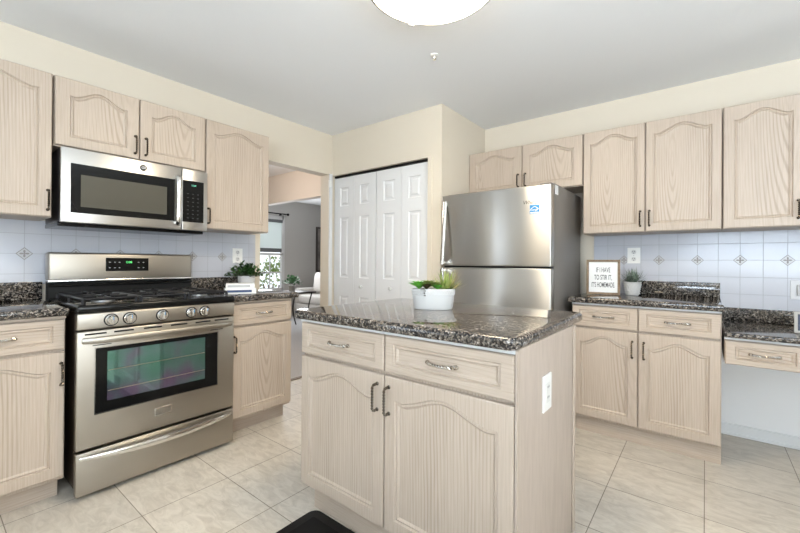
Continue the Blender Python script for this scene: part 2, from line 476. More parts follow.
# windows behind the viewpoint
def window_frame(name, x0, x1, z0, z1, y, axis, label, bars=1):
    root = thing(name, label, 'window', kind='structure')
    f = B(); fw = .05
    def ab(a0, a1, b0, b1):
        if axis == 'x': add_box(f, a0, a1, y-.04, y+.02, b0, b1)
        else: add_box(f, y-.04, y+.02, a0, a1, b0, b1)
    ab(x0, x1, z0, z0+fw); ab(x0, x1, z1-fw, z1); ab(x0, x0+fw, z0, z1); ab(x1-fw, x1, z0, z1)
    for i in range(bars):
        xm = x0 + (x1-x0)*(i+1)/(bars+1); ab(xm-.03, xm+.03, z0, z1)
    obj('window_frame', f, WHITE_P, root)
    g = B()
    if axis == 'x': add_box(g, x0+fw, x1-fw, y-.012, y-.008, z0+fw, z1-fw)
    else: add_box(g, y-.012, y-.008, x0+fw, x1-fw, z0+fw, z1-fw)
    obj('glass', g, GLASS, root)
    return root
window_frame('window_2', -.45, 2.25, .45, 2.25, YR-.06, 'x', 'wide window behind the viewpoint', 2)
window_frame('door_3', -2.95, -1.45, 0, 2.1, XW-.06, 'y', 'glazed sliding door behind the viewpoint', 1)

# ------------------------------------------------------------------ tiled splashbacks
def diamond(parent, loc, rz):
    o = obj('accent_tile', diamond.me, [TILEI, MOTIF], parent, loc, (0,0,rz)) if diamond.me else None
    if o is None:
        bm = B(); r = .036
        def dia(r, y0, y1, mi):
            p = [(0,-r),(r,0),(0,r),(-r,0)]
            a = [bm.verts.new((x, y0, z)) for x, z in p]; b_ = [bm.verts.new((x, y1, z)) for x, z in p]
            fs = [bm.faces.new(a), bm.faces.new(b_[::-1])] + [bm.faces.new((a[i], a[(i+1)%4], b_[(i+1)%4], b_[i])) for i in range(4)]
            for f in fs: f.material_index = mi
        dia(r, -.0005, .002, 1); dia(r*.86, -.0012, .002, 0)
        # small floral motif
        for k in range(4):
            a = PI/2*k + PI/4
            q = bmesh.ops.create_uvsphere(bm, u_segments=8, v_segments=5, radius=.006)
            for v in q['verts']:
                x, y, z = v.co
                p = Vector((x*.8, y*.2, z*1.5))
                p.rotate(Matrix.Rotation(a - PI/4, 3, 'Y'))
                d = a - PI/4
                v.co = p + Vector((math.sin(d)*.012, -.0013, math.cos(d)*.012))
            for f in {f for v in q['verts'] for f in v.link_faces}: f.material_index = 1
        q = bmesh.ops.create_uvsphere(bm, u_segments=8, v_segments=5, radius=.0045)
        for v in q['verts']: v.co = Vector((v.co.x, v.co.y*.2-.0014, v.co.z))
        for f in {f for v in q['verts'] for f in v.link_faces}: f.material_index = 1
        o = obj('accent_tile', bm, [TILEI, MOTIF], parent, loc, (0,0,rz)); diamond.me = o.data
    return o
diamond.me = None
bm = metric_uv(box(XW, XW+.008, -.5, 1.79, 1.0, 1.362), 1, 2, .384, 1.1725)
t_l = struct('wall_tiles_left', bm, TILE, 'white square wall tiles with diamond accents behind the range', 'backsplash')
for k in range(0, 6): diamond(t_l, (XW+.008, .384+.2246*k, 1.1725), PI/2)
bm = metric_uv(box(-.705, XR, YW-.008, YW, .84, 1.362), 0, 2, -.044, 1.1685)
t_b = struct('wall_tiles_back', bm, TILE, 'white square wall tiles with diamond accents above the desk', 'backsplash')
for k in range(-2, 4): diamond(t_b, (-.044+.2246*k, YW-.008, 1.1685), 0)

# ------------------------------------------------------------------ cabinet joinery
def front_panel(w_, h_, arch=0.04, st=.05, rb=.05, rt=.045, t=.019, flat=.16):
    """raised frame with a routed groove round a flat panel; front at y=0, lower left corner at the origin"""
    bm = B()
    x0, x1, z0 = st, w_-st, rb
    zs = h_ - rt - arch
    inner = [(x0, z0), (x1, z0)]; outer = [(0, 0), (w_, 0)]
    N = 28 if arch else 1
    for i in range(N+1):
        u = i / N; x = x1 + (x0-x1)*u
        s = abs(2*u-1)
        b_ = 0
        if arch:
            if s < 1-flat:
                q = s/(1-flat)
                b_ = arch*(.5+.5*math.cos(PI*q))
                b_ += .10*arch*(1-q*q)
            dip = math.exp(-((s-.86)/.10)**2)*.10*arch
            b_ -= dip
        inner.append((x, zs+b_)); outer.append((w_*(1-u), h_))
    def inset(pts, d):
        r = []
        cx = (x0+x1)/2; W = x1-x0
        for i, (x, z) in enumerate(pts):
            r.append((cx+(x-cx)*(W-2*d)/W, z+d if i < 2 else z-d))
        return r
    def osc(d):
        return [(d+x*(w_-2*d)/w_, d+z*(h_-2*d)/h_) for x, z in outer]
    rings = []
    for pts, y in ((outer, t), (outer, .004), (osc(.004), 0), (inner, 0), (inset(inner, .004), .0075), (inset(inner, .011), .0045), (inset(inner, .019), .0105)):
        rings.append([bm.verts.new((x, y, z)) for x, z in pts])
    n = len(inner)
    for q_, (a, b_) in enumerate(zip(rings, rings[1:])):
        for i in range(n):
            j = (i+1) % n
            bm.faces.new((a[i], a[j], b_[j], b_[i])).material_index = 1
    bm.faces.new(rings[-1]); bm.faces.new(rings[0][::-1]).material_index = 1
    return bm
def pull_mesh(L, proj, rad, kind):
    bm = B(); pts = []
    n = 22
    if kind == 'door':      # C-shaped twisted bar
        cr = .012
        pts.append((0, .001, -L/2)); pts.append((0, -proj+cr, -L/2))
        for k in range(1, 5):
            a = PI/2*k/4; pts.append((0, -proj+cr-cr*math.sin(a), -L/2+cr-cr*math.cos(a)))
        for k in range(1, n): pts.append((0, -proj, -L/2+cr+(L-2*cr)*k/n))
        for k in range(0, 5):
            a = PI/2*k/4; pts.append((0, -proj+cr-cr*math.cos(a), L/2-cr+cr*math.sin(a)))
        pts.append((0, .001, L/2))
        sweep(bm, pts, rad, 4, twist=PI*5)
        for z in (-L/2, L/2): lathe(bm, [(.0075, -.001), (.0075, .002), (.005, .004)], 12, (0, 0, z), 'y')
    else:                   # bowed drawer pull, lies along x
        for k in range(n+1):
            u = k/n; pts.append((-L/2+L*u, .001-proj*math.sin(PI*u)**.6, 0))
        rr = [rad*(1.25-.45*math.sin(PI*k/n)) for k in range(n+1)]
        sweep(bm, pts, rr, 6, twist=PI*4)
        for x in (-L/2, L/2): lathe(bm, [(.0065, -.001), (.0065, .002), (.004, .004)], 12, (x, 0, 0), 'y')
    bmesh.ops.recalc_face_normals(bm, faces=bm.faces[:])
    me = bpy.data.meshes.new('handle'); bm.to_mesh(me); bm.free()
    me.materials.append(NICKEL if kind == 'door' else PULLMET)
    return me
PULL_DOOR = pull_mesh(.1, .03, .0055, 'door')
PULL_DRAWER = pull_mesh(.118, .026, .0065, 'drawer')
GAP = .003
def add_door(root, x0, x1, z0, z1, hx=None, hz=None, arch=.042, name='door', **k):
    d = obj(name, front_panel(x1-x0-2*GAP, z1-z0-2*GAP, arch, **k), [OAK, OAKF] if name == 'door' else [OAKH, OAKHF], root, (x0+GAP, 0, z0+GAP), smooth=True, angle=.15)
    if hx is not None:
        obj('handle', PULL_DOOR if name == 'door' else PULL_DRAWER, None, d, (hx-x0-GAP, 0, hz-z0-GAP))
    return d
def add_drawer(root, x0, x1, z0, z1, **k):
    return add_door(root, x0, x1, z0, z1, (x0+x1)/2, (z0+z1)/2, 0, 'drawer', st=.042, rb=.03, rt=.03)
def carcass(root, x0, x1, y1, z0, z1, m=None):
    bm = box(x0, x1, .0205, y1, z0, z1, bevel=.0015, seg=1)
    return obj('body', bm, m or OAKF, root)

XA_ = -2.375   # front plane of the doors on the left wall
YB_ = 2.808    # front plane of the doors on the back wall
XU_, YU_ = -2.66, 3.093
DB, DT, DRB, DRT, CT, CU = .115, .708, .716, .862, .914, .876
def slab(x0, x1, y0, y1, z0, z1, rc=.0, nose=.012):
    """stone top with eased edges, rc = plan corner radius"""
    bm = B()
    add_box(bm, x0, x1, y0, y1, z0, z1)
    if rc:
        es = [e for e in bm.edges if abs(e.verts[0].co.z-e.verts[1].co.z) > .01]
        bmesh.ops.bevel(bm, geom=es, offset=rc, segments=6, profile=.5, affect='EDGES')
    es = [e for e in bm.edges if abs(e.verts[0].co.z-e.verts[1].co.z) < 1e-5 and len(e.link_faces) == 2 and abs(e.link_faces[0].normal.dot(e.link_faces[1].normal)) < .5]
    bmesh.ops.bevel(bm, geom=es, offset=nose, segments=4, profile=.5, affect='EDGES')
    return bm

# --- left wall, base units
L90 = PI/2
DEP_L = (XA_-XW)
r = thing('base_cabinet', 'whitewashed oak base cabinet left of the steel range', 'cabinet', (XA_, -.01, 0), L90)
carcass(r, 0, .462, DEP_L, .1, CU)
obj('toe_kick', box(.0, .45, .085, DEP_L, 0, .1), OAKHF, r)
add_drawer(r, 0, .462, DRB, DRT)
add_door(r, 0, .462, DB, DT, .445, .602)
obj('counter_strip', box(0, .462, .004, .02, DRT+.001, CU), OAKH, r)
r = thing('base_cabinet', 'narrow whitewashed oak base cabinet right of the range at the passage', 'cabinet', (XA_, 1.274, 0), L90)
carcass(r, 0, .452, DEP_L, .1, CU)
obj('toe_kick', box(.0, .44, .085, DEP_L, 0, .1), OAKHF, r)
add_drawer(r, 0, .452, DRB, DRT)
add_door(r, 0, .452, DB, DT, .012, .6)
obj('counter_strip', box(0, .452, .004, .02, DRT+.001, CU), OAKH, r)
def worktop(label, x0, x1, depth, front, ups, loc, rz, z0=CU, z1=CT, up_h=.1, rc=.004):
    r = thing('worktop', label, 'countertop', loc, rz)
    obj('slab', slab(x0, x1, -front, depth-.001, z0, z1, rc), GRAN, r, **SM)
    for a, b_ in ups:
        obj('upstand', box(a, b_, depth-.022, depth-.001, z1, z1+up_h, bevel=.003), GRAN, r, **SM)
    return r
worktop('speckled dark granite worktop left of the range', -.01, .468, DEP_L, .03, [(-.01, .468)], (XA_, -.01, 0), L90)
worktop('speckled granite worktop right of the range holding potted plant and books', -.006, .49, DEP_L, .03, [(-.006, .40)], (XA_, 1.274, 0), L90)

# --- left wall, upper units
UB, UT = 1.359, 2.109
DEP_U = XU_-XW
r = thing('wall_cabinet', 'tall whitewashed oak wall cabinet left of the microwave', 'cabinet', (XU_, -.02, 0), L90)
carcass(r, 0, .466, DEP_U, UB, UT); add_door(r, 0, .466, UB, UT, .448, 1.448)
r = thing('wall_cabinet', 'short double-door oak wall cabinet above the microwave', 'cabinet', (XU_, .451, 0), L90)
carcass(r, 0, .774, DEP_U, 1.738, UT)
add_door(r, 0, .387, 1.742, UT, .363, 1.826, st=.06); add_door(r, .387, .774, 1.742, UT, .418, 1.826, st=.06)
r = thing('wall_cabinet', 'tall oak wall cabinet right of the microwave beside the passage opening', 'cabinet', (XU_, 1.230, 0), L90)
carcass(r, 0, .484, DEP_U, UB, UT); add_door(r, 0, .484, UB, UT, .016, 1.447)

# --- back wall, base unit and desk
DEP_B = YW-YB_
r = thing('base_cabinet', 'double-door oak base cabinet with two drawers between refrigerator and desk', 'cabinet', (-.717, YB_, 0))
carcass(r, 0, .79, DEP_B-.003, .1, CU)
obj('toe_kick', box(0, .79, .052, DEP_B-.003, 0, .1), OAKHF, r)
add_drawer(r, 0, .388, DRB, DRT); add_drawer(r, .388, .79, DRB, DRT)
add_door(r, 0, .388, DB, DT, .358, .6); add_door(r, .388, .79, DB, DT, .42, .6)
obj('counter_strip', box(0, .79, .002, .02, DRT+.002, CU), STRIPM, r)
worktop('speckled granite worktop holding the framed sign and small plant', -.018, .80, DEP_B, .03, [(.32, .796)], (-.717, YB_, 0), 0)
r = thing('desk_drawer_unit', 'oak single drawer unit hung under the lowered granite desk', 'drawer unit', (.084, YB_, 0))
carcass(r, 0, .33, .42, .60, .738)
add_drawer(r, 0, .33, .585, .722)
obj('counter_strip', box(0, .33, .002, .02, .724, .738), STRIPM, r)
bw = thing('desk_worktop', 'lowered speckled granite desk top in the right corner', 'countertop', (.084, YB_, 0))
obj('slab', slab(0, XR-.084-.003, -.03, DEP_B-.001, .738, .766, .004, .008), GRAN, bw, **SM)
obj('upstand', box(0, XR-.084-.003, DEP_B-.022, DEP_B-.001, .766, .852, bevel=.003), GRAN, bw, **SM)

# --- back wall, upper units
DEP_UB = YW-YU_
r = thing('wall_cabinet', 'short double-door oak wall cabinet above the refrigerator', 'cabinet', (XPC+.004, YU_, 0))
wd = -.720-(XPC+.004)
carcass(r, 0, wd, DEP_UB, 1.722, UT)
add_door(r, 0, wd*.512, 1.724, UT, wd*.512-.03, 1.82, st=.06); add_door(r, wd*.512, wd, 1.724, UT, wd*.512+.03, 1.82, st=.06)
r = thing('wall_cabinet', 'tall double-door oak wall cabinet above the framed sign', 'cabinet', (-.717, YU_, 0))
carcass(r, 0, .796, DEP_UB, UB, UT)
add_door(r, 0, .393, UB, UT, .365, 1.45, st=.045); add_door(r, .393, .796, UB, UT, .418, 1.45, st=.045)
r = thing('wall_cabinet', 'tall oak wall cabinet above the desk at the right edge', 'cabinet', (.082, YU_, 0))
carcass(r, 0, .72, DEP_UB, UB, UT)
add_door(r, 0, .36, UB, UT, .327, 1.455, st=.05); add_door(r, .36, .72, UB, UT, .388, 1.455, st=.05)

# ------------------------------------------------------------------ island
IX0, IX1, IY = -1.472, -.446, 1.122
r = thing('kitchen_island', 'whitewashed oak kitchen island with two drawers and two arched doors', 'island', (IX0, IY, 0))
WI = IX1-IX0
obj('body', box(0, WI, .0205, .63, .1, CU, bevel=.002, seg=1), OAK, r)
obj('toe_kick', box(.05, WI-.0, .045, .58, 0, .1), OAKHF, r)
obj('side_panel', box(WI, WI+.006, .0, .63, .0, CU, bevel=.0015, seg=1), OAKV, r)
obj('corner_trim', box(WI+.0062, WI+.014, .612, .636, .0, CU, bevel=.003), OAKF, r)
obj('corner_trim', box(WI+.0062, WI+.010, .0, .014, .1, CU, bevel=.002), OAKF, r)
add_drawer(r, 0, .508, DRB, DRT); add_drawer(r, .508, WI, DRB, DRT)
add_door(r, 0, .508, DB, DT, .475, .617); add_door(r, .508, WI, DB, DT, .534, .615)
obj('counter_strip', box(.0, WI, .0, .02, DRT+.001, CU-.001), STRIPM, r)
r = thing('island_worktop', 'polished speckled granite slab on the kitchen island', 'countertop', (0, 0, 0))
obj('slab', slab(-1.503, -.434, 1.090, 1.905, CU, CT+.002, .035, .014), GRAN, r, **SM)

# ------------------------------------------------------------------ refrigerator
FX0, FX1, FY = -1.607, -.779, 2.55
r = thing('refrigerator', 'stainless top-freezer refrigerator with dark grey side', 'refrigerator', (FX0, FY, 0))
FW = FX1-FX0
obj('body', box(.004, FW-.004, .075, .76, .02, 1.672, bevel=.006), FR_SIDE, r, **SM)
d = obj('freezer_door', box(0, FW, 0, .068, 1.117, 1.655, bevel=.008, seg=3), FRIDGE_STEEL, r, **SM)
def fr_handle(parent, z_at, z_out):
    pts = []; n = 16
    for k in range(n+1):
        u = k/n
        y = -.014 - .044*u
        pts.append((.038, y, z_at+(z_out-z_at)*u))
    bm = sweep(B(), pts, .015, 10, flat=.8)
    s = 1 if z_out > z_at else -1
    add_box(bm, .028, .048, -.02, .001, min(z_at, z_at+s*.03), max(z_at, z_at+s*.03), bevel=.003)
    add_box(bm, .028, .048, -.056, .001, min(z_out, z_out-s*.025), max(z_out, z_out-s*.025), bevel=.004)
    obj('handle', bm, CHROME, parent, **SM)
fr_handle(d, 1.605, 1.125)
d2 = obj('refrigerator_door', box(0, FW, 0, .068, .10, 1.104, bevel=.008, seg=3), FRIDGE_STEEL, r, **SM)
fr_handle(d2, .45, 1.095)
obj('door_gasket', box(.012, FW-.012, .02, .074, 1.1041, 1.1169), BLACKM, r)
obj('hinge_cover', box(FW-.085, FW-.01, .03, .074, 1.656, 1.668, bevel=.003), FR_SIDE, r)
h = obj('side_tag', box(FW-.0039, FW-.001, .09, .15, 1.60, 1.66, bevel=.001), WHITE, r); h['label'] = 'white plastic hinge tag'
obj('toe_grille', box(.02, FW-.02, .05, .078, .02, .092), BLACKM, r)
for x in (.06, FW-.1):
    for y in (.12, .68): obj('foot', box(x, x+.04, y, y+.04, 0, .02), BLACKM, r)
lettering('Whirlpool', .036, simple('badge_grey', (.03, .028, .026), .45), d, (.714, -.0006, 1.544), shear=.25)
st_ = obj('energy_sticker', box(.688, .752, -.0012, 0, 1.466, 1.526), [BLUE], d); st_['label'] = 'blue square energy sticker'
sw = B()
ac = [(.694+.052*k/12, -.0018, 1.497+.016*math.sin(PI*k/12)) for k in range(13)]
sweep(sw, ac, .0022, 4)
add_box(sw, .692, .748, -.0019, -.0012, 1.470, 1.478)
star = []
vs = [sw.verts.new((.737+.010*(1 if k % 2 == 0 else .42)*math.sin(PI*k/5), -.0019, 1.494+.010*(1 if k % 2 == 0 else .42)*math.cos(PI*k/5))) for k in range(10)]
sw.faces.new(vs)
obj('sticker_mark', sw, WHITE, st_)
lettering('energy', .019, WHITE, st_, (.713, -.0016, 1.493), shear=.3)

# ------------------------------------------------------------------ range
r = thing('gas_range', 'stainless gas range with oven window between the base cabinets', 'range', (-2.296, .475, 0), L90)
RW = .766; RD = -2.296-XW
SIDE = simple('range_side', (.05, .035, .025), .35, .6)
obj('body', box(.002, RW-.002, .045, .64, .05, .90, bevel=.003), SIDE, r)
OVD = obj('oven_door', box(0, RW, 0, .042, .240, .800, bevel=.006, seg=3), STEEL, r, **SM)
wn = B()
# black window surround
add_box(wn, .072, .662, -.003, .004, .40, .712, bevel=.0015)
wf = obj('window_frame', wn, BLACK, OVD); 
obj('frame_edge', sweep(B(), [(.069,-.002,.397),(.665,-.002,.397),(.665,-.002,.715),(.069,-.002,.715),(.069,-.002,.397)], .0028, 6), CHROME, OVD)
OVENG = coated_glass('coated_oven_glass', (.17, .33, .27), 470)
_n, _l = OVENG.node_tree.nodes, OVENG.node_tree.links
_n['Principled BSDF'].inputs['Metallic'].default_value = .75
_tc = node(_n, 'ShaderNodeTexCoord'); _no = node(_n, 'ShaderNodeTexNoise'); _no.inputs['Scale'].default_value = 5.5
_r = ramp(_n, [(0.36, (.10, .24, .19)), (0.52, (.15, .26, .25)), (0.66, (.20, .15, .24))])  # teal and purple sheen of reflections put into the base colour
_l.new(_tc.outputs['Object'], _no.inputs['Vector']); _l.new(_no.outputs['Fac'], _r.inputs['Fac']); _l.new(_r.outputs[0], _n['Principled BSDF'].inputs['Base Color'])
obj('window', box(.118, .588, -.0042, -.0031, .452, .693), OVENG, OVD)
for z in (.50, .60):
    rk = B()
    sweep(rk, [(.122, -.0048, z), (.584, -.0048, z+.004)], .0016, 5)
    obj('oven_rack', rk, simple('rack_wire_%d' % int(z*100), (.42, .36, .28), .3, 1), OVD)
xs = [.03, .145, .275, .405, .535, .645]
for x in xs: obj('vent_slot', box(x, x+.085, -.0008, .004, .7805, .7885), BLACKM, OVD)
for x in (.06, .62): obj('vent_slot', box(x, x+.075, -.0008, .004, .727, .731), BLACKM, OVD)
hb = []
for k in range(25):
    u = k/24; hb.append((.02+.722*u, -.012-.036*math.sin(PI*u)**.35, .757))
obj('handle', sweep(B(), hb, [.0135+.0035*math.sin(PI*k/24)**.4 for k in range(25)], 10, flat=.62), STEEL, OVD, **SM)
bd = obj('badge', box(.328, .412, -.004, 0, .308, .352, bevel=.002), CHROME, OVD)
obj('badge_plate', box(.335, .405, -.0052, -.004, .315, .345, bevel=.0005), STEEL, bd)
dr = obj('storage_drawer', box(0, RW, 0, .042, .024, .226, bevel=.006, seg=3), STEEL, r, **SM)
hb = []
for k in range(25):
    u = k/24; hb.append((.012+.738*u, -.006-.040*math.sin(PI*u)**.6, .204-.010*math.sin(PI*u)))
obj('handle', sweep(B(), hb, [.007+.013*math.sin(PI*k/24)**.6 for k in range(25)], 10, flat=.6), CHROME, dr, **SM)
cp_ = obj('control_panel', box(0, RW, -.004, .045, .808, .885, bevel=.006, seg=3), STEEL, r, **SM)
for x in (.132, .210, .360, .510, .584):
    k = obj('knob', lathe(B(), [(.026, 0), (.026, .006), (.022, .010), (.021, .026), (.019, .029)], 24, (x, -.004, .846), 'y'), CHROME, cp_, **SM)
    obj('knob_bezel', lathe(B(), [(.031, 0), (.031, .003), (.027, .004)], 24, (x, -.004, .846), 'y'), BLACKM, cp_)
    g = box(x-.0045, x+.0045, -.041, -.03, .826, .866, bevel=.002)
    obj('knob_grip', g, CHROME, k)
    obj('knob_mark', box(x-.0012, x+.0012, -.0418, -.0408, .848, .865), BLUE, k)
    obj('flame_mark', box(x-.034, x-.028, -.0048, -.004, .868, .872), MARK, cp_)
ck = obj('cooktop', box(-.001, RW+.001, -.008, .60, .886, .924, bevel=.010, seg=3), BLACK, r, **SM)
# three cast iron grates
for gi, (gx0, gx1) in enumerate(((.03, .25), (.272, .49), (.512, .732))):
    g = B(); z = .949; y0, y1 = .03, .55
    def bar(p, q, rr=.0065): sweep(g, [p, q], rr, 4, flat=1)
    for a, b_ in (((gx0,y0,z),(gx1,y0,z)), ((gx0,y1,z),(gx1,y1,z)), ((gx0,y0,z),(gx0,y1,z)), ((gx1,y0,z),(gx1,y1,z)), ((gx0,(y0+y1)/2,z),(gx1,(y0+y1)/2,z))): bar(a, b_)
    xm = (gx0+gx1)/2
    for yc in (.16, .42):
        for dx, dy in ((1,0),(-1,0),(0,1),(0,-1)):
            ex = gx1 if dx > 0 else gx0
            if dx: bar((ex, yc, z), (xm+dx*.03, yc, z+.004))
            else: bar((xm, yc+dy*.125, z), (xm, yc+dy*.03, z+.004))
    for px in (gx0, gx1):
        for py in (y0, (y0+y1)/2, y1): bar((px, py, z), (px, py, .925), .009)
    obj('grate', g, CAST, r)
for x, y, s in ((.14,.16,.045),(.14,.42,.036),(.381,.29,.05),(.622,.16,.042),(.622,.42,.036)):
    b1 = obj('burner', lathe(B(), [(s*1.15, .9245), (s*1.1, .934), (s*.8, .936)], 24, (x, y, 0)), simple('burner_ring_%d%d' % (x*100, y*100), (.25,.25,.25), .4, 1), r, **SM)
    obj('burner_cap', lathe(B(), [(s*.75, .9361), (s*.8, .944), (s*.7, .947)], 24, (x, y, 0)), CAST, b1, **SM)
bgd = thing_bg = obj('backguard', box(-.010, RW-.010, .565, .655, 1.018, 1.182, bevel=.014, seg=4), STEEL, r, **SM)
obj('backguard_edge', box(-.0105, RW-.0095, .5635, .60, 1.012, 1.026, bevel=.004), CHROME, r, **SM)
obj('lower_backguard', box(-.006, RW, .60, .655, .90, 1.0178, bevel=.003), BLACKM, r)
obj('lower_backguard_lip', box(-.006, RW, .585, .60, .985, 1.0, bevel=.003), BLACK, r)
dp = obj('display_panel', box(.252, .482, .5625, .566, 1.072, 1.154, bevel=.0015), BLACK, bgd)
for i, x in enumerate((.272, .298, .322, .425, .452)):
    for z in (1.093, 1.127): obj('key_mark', box(x-.004, x+.004, .5617, .5626, z-.002, z+.002), MARK, dp)
lettering('12:08', .017, GREEN_LED, dp, (.372, .562, 1.127), font_scale_x=.9)
for x in (.02, RW-.06):
    for y in (.05, .55): obj('foot', lathe(B(), [(.02, 0), (.02, .02), (.012, .03), (.012, .05)], 12, (x+.02, y+.03, 0)), BLACKM, r)

# ------------------------------------------------------------------ microwave
r = thing('microwave', 'stainless over-the-range microwave under the short wall cabinet', 'microwave', (-2.605, .468, 0), L90)
MW = .748
mdep = -2.605-XW-.002
obj('body', box(.002, MW-.002, .03, mdep, 1.342, 1.728, bevel=.003), simple('microwave_case', (.045, .04, .045), .3, .4), r)
obj('bottom_pan', box(-.0, MW-.0, .06, mdep-.0, 1.318, 1.3415, bevel=.004), BLACK, r)
md = obj('door', box(0, .585, 0, .03, 1.335, 1.728, bevel=.005, seg=3), STEEL_N, r, **SM)
obj('window_frame', box(0.040, .545, -.002, .004, 1.388, 1.648, bevel=.0015), BLACK, md)
obj('window', box(.082, .500, -.0031, -.0021, 1.422, 1.592), MW_GLASS, md)
hb = [(.562, .002-.030*math.sin(PI*u/20)**.22, 1.372+.30*u/20) for u in range(21)]
obj('handle', sweep(B(), hb, .012, 10, flat=1.25), CHROME, md, **SM)
bz = obj('brand_badge', lathe(B(), [(.018, 0), (.018, .003), (.0155, .0036)], 24, (.372, 0, 1.686), 'y'), simple('badge_dark', (.03, .03, .032), .4), md, **SM)
lettering('GE', .019, WHITE, bz, (.372, -.0038, 1.686), shear=.2)
mp_ = obj('control_panel', box(.588, MW, 0, .03, 1.335, 1.728, bevel=.005, seg=3), STEEL_N, r, **SM)
kp = obj('keypad', box(.592, .722, -.002, .004, 1.388, 1.655, bevel=.0015), BLACK, mp_)
DIMK = simple('dim_key_marks', (.028, .028, .028), .5)
for i in range(3):
    for j in range(7):
        obj('key_mark', box(.618+.031*i, .628+.031*i, -.0024, -.002, 1.412+.026*j, 1.416+.026*j), DIMK, kp)
lettering('12:08', .015, emit('dim_green_digits', (.2, .8, .55), .12), kp, (.658, -.0024, 1.625), font_scale_x=.9)

# ------------------------------------------------------------------ pantry bifold doors
def bifold(name, x0, x1, label, knob_x):
    root = thing(name, label, 'door', kind='structure')
    root.location = (x0, YP+.028, 0)
    w_ = (x1-x0)/2
    for s in range(2):
        bm = B(); W = w_-.003; z0, z1 = .012, 1.985; t = .03
        # slab front built as grid with three raised panels
        px0, px1 = .085 if s == 0 else .075, W-(.075 if s == 0 else .085)
        xsn = [0, px0, px1, W]
        zsn = [z0, .22, .80, .985, 1.585, 1.70, 1.885, z1]
        V = {}
        for i, x in enumerate(xsn):
            for j, z in enumerate(zsn): V[i, j] = bm.verts.new((x, 0, z))
        for i in range(3):
            for j in range(7):
                q = [V[i,j], V[i+1,j], V[i+1,j+1], V[i,j+1]]
                if i == 1 and j in (1, 3, 5):
                    cx, cz = (xsn[1]+xsn[2])/2, (zsn[j]+zsn[j+1])/2
                    prev = q
                    for d_, y in ((.006, .009), (.020, .009), (.034, .002)):
                        nq = []
                        for (x, z) in ((xsn[1]+d_, zsn[j]+d_), (xsn[2]-d_, zsn[j]+d_), (xsn[2]-d_, zsn[j+1]-d_), (xsn[1]+d_, zsn[j+1]-d_)):
                            nq.append(bm.verts.new((x, y, z)))
                        for k in range(4): bm.faces.new((prev[k], prev[(k+1)%4], nq[(k+1)%4], nq[k]))
                        prev = nq
                    bm.faces.new(prev)
                else: bm.faces.new(q)
        per = [V[i,0] for i in range(4)] + [V[3,j] for j in range(1,8)] + [V[i,7] for i in (2,1,0)] + [V[0,j] for j in range(6,0,-1)]
        bk = [bm.verts.new((v.co.x, t, v.co.z)) for v in per]
        for k in range(len(per)):
            bm.faces.new((per[k], per[(k+1)%len(per)], bk[(k+1)%len(per)], bk[k]))
        bm.faces.new(bk)
        lf = obj('door_leaf', bm, WHITE_P, root, (s*w_+.0015, 0, 0))
        if s == knob_x[0]:
            obj('knob', lathe(B(), [(.008, -.001), (.007, .010), (.013, .014), (.017, .022), (.013, .030), (.004, .033)], 20, (knob_x[1], 0, .903), 'y'), CERAMIC, lf, **SM)
    return root
xm = (PX0+PX1)/2-.012
bifold('door_1', PX0+.006, xm-.004, 'white bifold pantry door on the left, beside the passage opening', (1, .107))
bifold('door_2', xm+.004, PX1-.006, 'white bifold pantry door on the right, beside the refrigerator', (0, .182))
struct('trim_5', box(PX0+.003, PX1-.003, YP+.03, YP+.06, 1.993, PZ-.0005), BLACKM, 'dark sliding track above the pantry doors', 'door track')

# ------------------------------------------------------------------ outlets and small fixtures
def outlet(label, loc, rz, wd=.078, ht=.12, decora=False):
    r = thing('wall_outlet', label, 'outlet', loc, rz)
    obj('cover_plate', box(-wd/2, wd/2, -.005, 0, -ht/2, ht/2, bevel=.002), PLASTIC, r)
    for z in (-.027, .027):
        f = obj('socket', lathe(B(), [(.0165, 0), (.0165, .0012), (.015, .002)], 20, (0, -.005, z), 'y'), simple('socket_%s%d' % (loc, z*1000), (.60, .59, .57), .4), r)
        sl = B()
        add_box(sl, -.0075, -.0045, -.0078, -.007, z-.001, z+.009); add_box(sl, .0045, .0075, -.0078, -.007, z-.001, z+.009)
        add_box(sl, -.0025, .0025, -.0078, -.007, z-.011, z-.006)
        obj('socket_slot', sl, SLOT, f)
    obj('screw', lathe(B(), [(.003, 0), (.003, .001)], 10, (0, -.005, 0), 'y'), MARK, r)
    return r
outlet('white outlet on the tiles above the small potted plant with books', (XW+.008, 1.632, 1.183), L90, .085)
outlet('white outlet on the tiles above the framed sign and plant', (-.428, YW-.008, 1.203), 0, .085)
def switchplate():
    r = thing('wall_outlet', 'white outlet plate low on the tiles above the desk', 'outlet', (.472, YW-.008, .985), 0)
    obj('cover_plate', box(-.055, .055, -.005, 0, -.06, .06, bevel=.002), simple('pale_plate', (.56, .56, .57), .3), r)
    obj('socket', box(-.027, .02, -.016, -.005, -.035, .03, bevel=.003), MARK, r)
switchplate()
r = thing('island_outlet', 'white outlet plate on the right side panel of the island', 'outlet', (IX1+.006, 1.393, .683), L90)
obj('cover_plate', box(-.043, .043, -.006, 0, -.063, .063, bevel=.002), PLASTIC, r)
obj('socket', box(-.017, .017, -.008, -.006, -.034, .034, bevel=.001), simple('socket_white', (.70, .69, .66), .4), r)
sl = B()
for z in (-.018, .018):
    add_box(sl, -.0075, -.0045, -.0086, -.008, z-.001, z+.007); add_box(sl, .0045, .0075, -.0086, -.008, z-.001, z+.007)
obj('socket_slot', sl, SLOT, r)
r = thing('door_sensor', 'small white sensor box on the casing left of the pantry doors', 'sensor', (XW+.0145, 2.60, 1.925), L90)
obj('case', box(-.018, .018, -.016, 0, -.035, .035, bevel=.003), PLASTIC, r)
